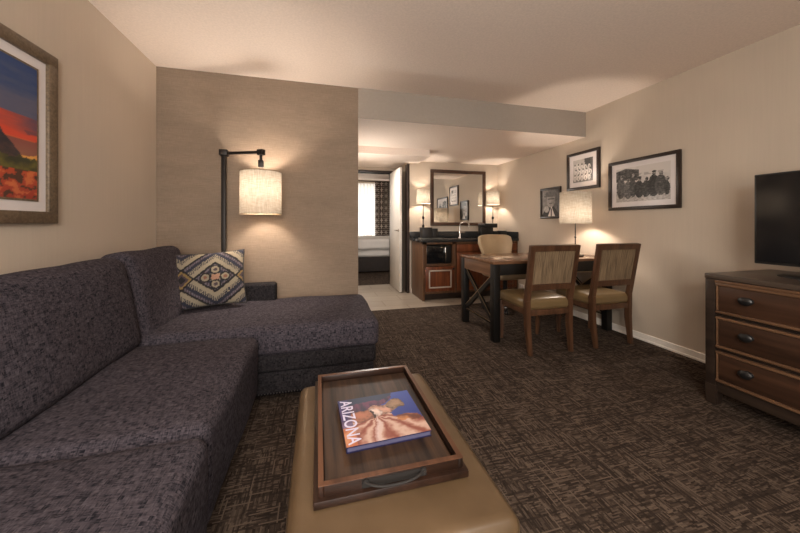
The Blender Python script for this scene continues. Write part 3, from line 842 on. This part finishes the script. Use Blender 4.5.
# ------------------------------------------------------------------ dining chairs
def make_chair(label, loc, rz):
    c = thing('dining_chair', label, 'chair', loc, rz, None)
    for s_ in (-1, 1):
        # rear leg: splayed to the back below the seat
        bm = B(); bar(bm, (s_ * .205, -.235, 0), (s_ * .213, -.205, .25), .030, .034, .003, w2=.042, d2=.05, side=(0, 1, 0))
        bar(bm, (s_ * .213, -.205, .245), (s_ * .217, -.205, .47), .042, .05, .003, side=(0, 1, 0)); lobj('leg', bm, M['chairwood'], c)
        lobj('leg', bar(B(), (s_ * .205, .215, 0), (s_ * .21, .205, .375), .030, .030, .003, w2=.045, d2=.045), M['chairwood'], c)
    bm = B()
    tilt = lambda z: -.205 - (z - .45) * .17
    for s_ in (-1, 1):
        bar(bm, (s_ * .217, tilt(.44), .44), (s_ * .224, tilt(.95), .95), .050, .036, .003, side=(0, 1, 0), w2=.044)
    def rail(z0, z1, hw, dpt=.034):
        bar(bm, (0, tilt(z0), z0), (0, tilt(z1), z1), hw * 2, dpt, .003, side=(0, 1, 0))
    rail(.900, .952, .232); rail(.560, .615, .205)
    lobj('back_frame', bm, M['chairwood'], c)
    bm = B(); bar(bm, (0, tilt(.61), .61), (0, tilt(.905), .905), .41, .022, .001, side=(0, 1, 0))
    lobj('back_panel', bm, M['raffia'], c)
    bm = B(); bar(bm, (0, tilt(.62) + .014, .62), (0, tilt(.90) + .014, .90), .39, .02, .008, side=(0, 1, 0))
    lobj('back_pad', bm, M['beigeleather'], c)
    bm = bx(-.20, .20, -.222, -.192, .335, .385, .003); box(bm, -.20, .20, .19, .222, .335, .385, .003)
    for s_ in (-1, 1): box(bm, s_ * .205 - .013, s_ * .205 + .013, -.2, .2, .335, .385, .003)
    lobj('seat_rail', bm, M['chairwood'], c)
    bm = cushion(B(), .46, .455, .085, .03, .022, n=20, mat=T(0, .012, .425))
    lobj('seat_cushion', bm, M['seatleather'], c)
    return c
ch = make_chair('wooden dining chair with raffia back, the nearer-to-centre one at the desk front', (1.972, 2.548, 0), radians(-1))
ch['label'] = 'left of the two wooden raffia-backed dining chairs pushed under the desk'
ch['group'] = 'dining chairs at the desk'
ch2 = copy_tree(ch, label='right raffia-backed wooden dining chair at the desk, the one beside the wall')
ch2.location = (2.652, 2.55, 0); ch2.rotation_euler = (0, 0, radians(1))

# ------------------------------------------------------------------ task chair
tc = thing('desk_chair', 'beige leather swivel chair on castors behind the desk', 'chair', (2.41, 3.68, 0), radians(3))
bm = B(); n = 24
g_ = []
for j in range(n + 1):
    v = j / n; row = []
    for i_ in range(n + 1):
        u = i_ / n * 2 - 1
        wv = .150 + .112 * (3 * min(1, v / .92) ** 2 - 2 * min(1, v / .92) ** 3)
        uu = u * (1 - .10 * max(0, v - .82) / .18 * abs(u) ** 6)
        x = wv * uu
        y = .215 - .10 * abs(u) ** 2.2 * (1.15 - .5 * v) + .05 * v
        zz = .50 + .48 * v - .035 * abs(u) ** 5 * v ** 3
        row.append(bm.verts.new((x, y, zz)))
    g_.append(row)
for j in range(n):
    for i_ in range(n): bm.faces.new((g_[j][i_], g_[j][i_ + 1], g_[j + 1][i_ + 1], g_[j + 1][i_]))
bk_ = lobj('backrest', bm, M['beigeleather'], tc)
sm = bk_.modifiers.new('thick', 'SOLIDIFY'); sm.thickness = .045; sm.offset = 1
bv = bk_.modifiers.new('round', 'BEVEL'); bv.width = .014; bv.segments = 3; bv.limit_method = 'ANGLE'
lobj('seat', cushion(B(), .48, .47, .085, .04, .012, n=20, mat=T(0, -.02, .47)), M['beigeleather'], tc)
lobj('gas_lift', lathe(B(), [(.06, .425), (.03, .40), (.03, .25), (.022, .25), (.022, .09), (.04, .09), (.04, .06)], (0, 0, 0), 20), M['blackplastic'], tc)
for k in range(5):
    a = radians(72 * k + 20); e_ = Vector((cos(a), sin(a), 0))
    s5 = lobj('base_arm', bar(B(), e_ * .02 + Vector((0, 0, .09)), e_ * .29 + Vector((0, 0, .078)), .045, .03, .005, w2=.028, d2=.022), M['chrome'], tc)
    bm = B(); c0 = e_ * .285
    px = Vector((-e_.y, e_.x, 0))
    for s_ in (-1, 1):
        t2 = bmesh.new(); lathe(t2, [(.012, -.008), (.027, -.007), (.027, .007), (.012, .008)], (0, 0, 0), 18, 'X')
        m_ = Matrix.Translation(c0 + px * s_ * .014 + Vector((0, 0, .0275))) @ Matrix.Rotation(a + pi / 2, 4, 'Z'); merge(bm, t2, m_)
    lathe(bm, [(.008, .03), (.008, .075)], c0, 10)
    lobj('castor', bm, M['blackplastic'], tc)

# ------------------------------------------------------------------ kitchenette
KX0, KX1, KY0, KY1, KH = 1.475, XR - .004, 4.32, YM - .003, .90
M['silver'] = simple('satin_silver', srgb(196, 184, 170), 0.35, 0.4, var=.03)
kc = thing('kitchenette_cabinet', 'cherry wood kitchenette base cabinet below the mirror', 'cabinet', ((KX0 + KX1) / 2, 4.6, 0))
nx1 = 1.972     # niche / fridge column
bm = bx(KX0 + .03, KX1, KY0 + .07, KY1, 0, .10)
obj('toe_kick', bm, M['frame'], kc)
bm = bx(KX0, KX0 + .03, KY0, KY1, .0, KH - .04, .002)           # left gable
box(bm, nx1, nx1 + .03, KY0, KY1, .1, KH - .04, .002); box(bm, KX1 - .03, KX1, KY0, KY1, .1, KH - .04, .002)
box(bm, KX0, KX1, KY1 - .02, KY1, .1, KH - .04)
box(bm, KX0 + .03, nx1, KY0 + .002, KY1, .1, .13, .002); box(bm, KX0 + .03, nx1, KY0 + .002, KY1, .505, .535, .002)
box(bm, KX0, KX1, KY0, KY0 + .03, KH - .075, KH - .04, .002)
box(bm, KX0 + .03, KX0 + .06, KY0, KY0 + .03, .1, KH - .04); box(bm, nx1 - .03, nx1, KY0, KY0 + .03, .1, KH - .04)
box(bm, nx1 + .03, KX1, KY0, KY1, .1, .13)
obj('carcass', bm, M['cabframe'], kc)
def panel_door(x0, x1, z0, z1, knob_x, inset=None, mw_=.012):
    d_ = obj('cabinet_door', bx(x0, x1, KY0 - .02, KY0 - .001, z0, z1, .003), M['cabinet'], kc)
    fw = .05; bm = B(); a0, a1, b0, b1 = x0 + fw, x1 - fw, z0 + fw, z1 - fw
    for r_ in ((a0, a1, b0, b0 + mw_), (a0, a1, b1 - mw_, b1), (a0, a0 + mw_, b0, b1), (a1 - mw_, a1, b0, b1)):
        box(bm, r_[0], r_[1], KY0 - .028, KY0 - .018, r_[2], r_[3], .003)
    obj('panel_moulding', bm, inset or M['cabframe'], d_)
    bm = B(); lathe(bm, [(.006, 0), (.006, .012), (.014, .016), (.014, .024), (0, .028)], (0, 0, 0), 16, 'Y')
    for v in bm.verts: v.co = Vector((knob_x + v.co.x, KY0 - .02 - v.co.y, z1 - .035 + v.co.z))
    obj('knob', bm, M['blackplastic'], d_)
panel_door(KX0 + .035, nx1 - .005, .135, .50, nx1 - .03, M['silver'], .02)
panel_door(nx1 + .035, 2.50, .135, .70, 2.47); panel_door(2.505, KX1 - .035, .135, .70, 2.535)
for x0, x1 in ((nx1 + .035, 2.50), (2.505, KX1 - .035)):
    d_ = obj('drawer_front', bx(x0, x1, KY0 - .02, KY0 - .001, .71, .82, .003), M['cabinet'], kc)

kt = thing('countertop', 'dark granite countertop with backsplash on the kitchenette cabinet', 'countertop', (2.26, 4.6, KH - .04))
bm = bx(KX0 - .03, KX1, KY0 - .03, KY1, KH - .04, KH, .004)
obj('slab', bm, M['granite'], kt)
bm = bx(KX0 - .03, KX1, KY1 - .02, KY1, KH, KH + .10, .002); box(bm, KX1 - .02, KX1, KY0 - .02, KY1, KH, KH + .10, .002)
obj('backsplash', bm, M['granite'], kt)
bm = lathe(B(), [(.17, KH + .001), (.18, KH + .004), (.165, KH + .002)], (2.29, 4.58, 0), 32)
obj('sink_rim', bm, M['chrome'], kt)

mw = thing('microwave', 'black microwave inside the open niche of the kitchenette cabinet', 'microwave', (1.72, 4.6, .536))
obj('oven_body', bx(KX0 + .065, nx1 - .035, KY0 + .04, KY1 - .15, .5365, .805, .005), M['blackplastic'], mw)
obj('oven_door', bx(KX0 + .07, nx1 - .13, KY0 + .028, KY0 + .039, .545, .798, .003), M['screen'], mw)
obj('control_panel', bx(nx1 - .125, nx1 - .04, KY0 + .03, KY0 + .039, .545, .798, .002), M['blackplastic'], mw)
obj('door_handle', bx(nx1 - .145, nx1 - .128, KY0 + .008, KY0 + .029, .56, .785, .004), M['chrome'], mw)

fc = thing('faucet', 'chrome gooseneck faucet standing at the kitchenette sink', 'faucet', (2.27, 4.76, KH))
lathe_l('base', [(.025, .0005), (.025, .012), (.016, .02), (.016, .10), (.012, .11)], M['chrome'], fc, 18)
pts = [(0, 0, .10), (0, 0, .18)] + [(.0 + .055 - .055 * cos(a), -.055 + .055 * cos(a) - .0, .20 + .055 * sin(a)) for a in [k * pi / 10 for k in range(11)]] + [(.11, -.11, .155)]
lobj('spout', tube(B(), pts, .010, 12), M['chrome'], fc)
lobj('lever', tube(B(), [(.012, 0, .085), (.04, -.005, .09), (.085, -.01, .092)], .007, 8), M['chrome'], fc)

def counter_lamp(loc, label):
    l_ = thing('table_lamp', label, 'table lamp', loc, 0, 'slender lamps on the kitchenette counter')
    lathe_l('base', [(0, .001), (.055, .001), (.055, .01), (.02, .02), (.0, .022)], M['black'], l_)
    lathe_l('stem', [(.006, .018), (.006, .16), (.016, .17), (.02, .19), (.016, .21), (.006, .22), (.008, .30), (.018, .31), (.02, .335), (.01, .35), (.006, .36), (.006, .53)], M['black'], l_, 14)
    bm = B(); lathe(bm, [(.112, .55), (.102, .77)], (0, 0, 0), 40)
    for f in [f for f in bm.faces if len(f.verts) > 4]: bm.faces.remove(f)
    lobj('lamp_shade', bm, M['shade'], l_)
    bm = B()
    for k in range(3):
        a = k * 2 * pi / 3; tube(bm, [(0, 0, .76), (.102 * cos(a), .102 * sin(a), .767)], .002, 5)
    tube(bm, [(0, 0, .52), (0, 0, .76)], .003, 5)
    lobj('shade_spider', bm, M['black'], l_)
    return l_
cl = counter_lamp((1.625, 4.74, KH), 'slender dark lamp at the left end of the counter, left of the mirror')
c2 = copy_tree(cl, label='slender dark lamp at the right end of the counter, right of the mirror'); c2.location = (2.87, 4.74, KH)
for p in ((1.625, 4.72, KH + .64), (2.87, 4.72, KH + .64)): point('counter_lamp_bulb', p, 5.0, WARM, .02)

mr = thing('wall_mirror', 'large square mirror in a dark wood frame above the kitchenette counter', 'mirror', (2.315, YM - .001, 1.12))
mx0, mx1, mz0, mz1 = 1.80, 2.81, 1.095, 2.03
bm = B(); fw = .055
box(bm, mx0, mx1, YM - .035, YM - .001, mz0, mz0 + fw, .006); box(bm, mx0, mx1, YM - .035, YM - .001, mz1 - fw, mz1, .006)
box(bm, mx0, mx0 + fw, YM - .035, YM - .001, mz0 + .03, mz1 - .03, .006); box(bm, mx1 - fw, mx1, YM - .035, YM - .001, mz0 + .03, mz1 - .03, .006)
obj('frame', bm, M['mirrorframe'], mr)
obj('mirror_glass', bx(mx0 + fw - .01, mx1 - fw + .01, YM - .02, YM - .01, mz0 + fw - .01, mz1 - fw + .01), M['mirror'], mr, smooth=False)

# small things on the counter
def lbox(p, name, x0, x1, y0, y1, z0, z1, m, bev=.004): return lobj(name, bx(x0, x1, y0, y1, z0, z1, bev), m, p)
M['trayglass'] = simple('grey_tray', srgb(92, 92, 86), 0.3)
ct = tag(obj('counter_tray', bx(1.49, 1.80, 4.36, 4.60, KH + .0005, KH + .014, .004), M['trayglass'], None, origin=(1.645, 4.48, KH)), 'flat grey tray on the counter below the left counter lamp', 'tray')
ib = thing('ice_bucket', 'square black leatherette ice bucket on the grey tray', 'ice bucket', (1.585, 4.50, KH + .0142))
lbox(ib, 'bucket_body', -.075, .075, -.075, .075, .0, .145, M['charbox'], .008); lbox(ib, 'lid', -.078, .078, -.078, .078, .1455, .158, M['blackplastic'], .003)
gc = thing('glass_caddy', 'small black leatherette holder on the tray beside the ice bucket', 'holder', (1.725, 4.52, KH + .0142))
lbox(gc, 'holder_body', -.045, .045, -.05, .05, 0, .135, M['charbox'], .006); lbox(gc, 'holder_rim', -.047, .047, -.052, .052, .1352, .142, M['blackplastic'], .002)
cm = thing('coffee_maker', 'black single-cup coffee maker on the counter by the right counter lamp', 'coffee maker', (2.68, 4.58, KH))
lbox(cm, 'base', -.11, .11, -.12, .12, .0005, .03, M['blackplastic'], .006); lbox(cm, 'tank', -.11, .11, .02, .12, .03, .20, M['blackplastic'], .008)
lbox(cm, 'brew_head', -.115, .115, -.11, .12, .165, .235, M['blackplastic'], .012)
cb = tag(obj('condiment_box', bx(2.86, 2.98, 4.50, 4.60, KH + .0005, KH + .115, .01), M['blackplastic'], None, origin=(2.92, 4.55, KH)), 'small low black box on the counter nearest the right wall', 'box')

# wall outlet low on the right wall
wo = thing('wall_outlet', 'white wall outlet low on the right wall behind the desk', 'outlet', (XR - .0005, 4.22, .16), radians(-90))
lbox(wo, 'cover_plate', -.06, .06, -.006, 0, -.035, .035, M['white'], .002)
lbox(wo, 'socket', -.035, -.008, -.0075, -.004, -.016, .016, M['mount'], .001); lbox(wo, 'socket', .008, .035, -.0075, -.004, -.016, .016, M['mount'], .001)

# ------------------------------------------------------------------ bedroom seen through the doorway
bd = thing('bed', 'white-made bed with a dark upholstered base in the bedroom beyond the door', 'bed', (1.1, 8.0, 0))
obj('bed_base', bx(.77, 2.6, 7.08, 8.45, .03, .36, .02), M['bedbase'], bd)
obj('mattress', cushion(B(), 1.85, 1.42, .30, .07, .01, n=16, mat=T(1.70, 7.77, .51)), M['sheet'], bd)
bm = cushion(B(), 2.02, 1.56, .22, .07, .03, n=30, mat=T(1.70, 7.73, .66), wob=.03, seed=4)
obj('duvet', bm, M['sheet'], bd)
bm = B(); n = 40      # hanging side of the bedspread at the left
gv = []
for j in range(6):
    row = []
    for i_ in range(n + 1):
        f_ = i_ / n; z = .66 - j / 5 * (.54)
        row.append(bm.verts.new((.70 - .02 * j / 5 + .02 * sin(f_ * 22) * j / 5, 6.98 + f_ * 1.5, z)))
    gv.append(row)
for j in range(5):
    for i_ in range(n): bm.faces.new((gv[j][i_], gv[j][i_ + 1], gv[j + 1][i_ + 1], gv[j + 1][i_]))
ds = obj('bedspread_drop', bm, M['sheet'], bd); m_ = ds.modifiers.new('t', 'SOLIDIFY'); m_.thickness = .015

def curtain(name, x0, x1, y, z0, z1, mat, waves, amp, label):
    bm = B(); n = 160; a_, b_ = [], []
    for i_ in range(n + 1):
        f_ = i_ / n; x = x0 + (x1 - x0) * f_; yy = y + amp * sin(f_ * waves * 2 * pi)
        a_.append(bm.verts.new((x, yy, z0))); b_.append(bm.verts.new((x, yy, z1)))
    for i_ in range(n): bm.faces.new((a_[i_], a_[i_ + 1], b_[i_ + 1], b_[i_]))
    o = obj(name, bm, mat, None, origin=((x0 + x1) / 2, y, z0)); tag(o, label, 'curtain'); 
    return o
curtain('sheer_curtain', -.5, 2.3, 8.715, .03, 2.25, M['sheer'], 30, .025, 'white sheer curtain across the bedroom window')
dp = curtain('patterned_drape', 1.54, 2.16, 8.615, .03, 2.29, M['drape'], 5, .025, 'brown and white lattice patterned drape in front of the sheer curtain')
sm = dp.modifiers.new('t', 'SOLIDIFY'); sm.thickness = .004
rod = tag(obj('curtain_rod', tube(B(), [(-.6, 8.62, 2.30), (2.4, 8.62, 2.30)], .012, 10), M['black'], None, origin=(.9, 8.62, 2.30)), 'dark curtain rod above the bedroom window', 'curtain rod')
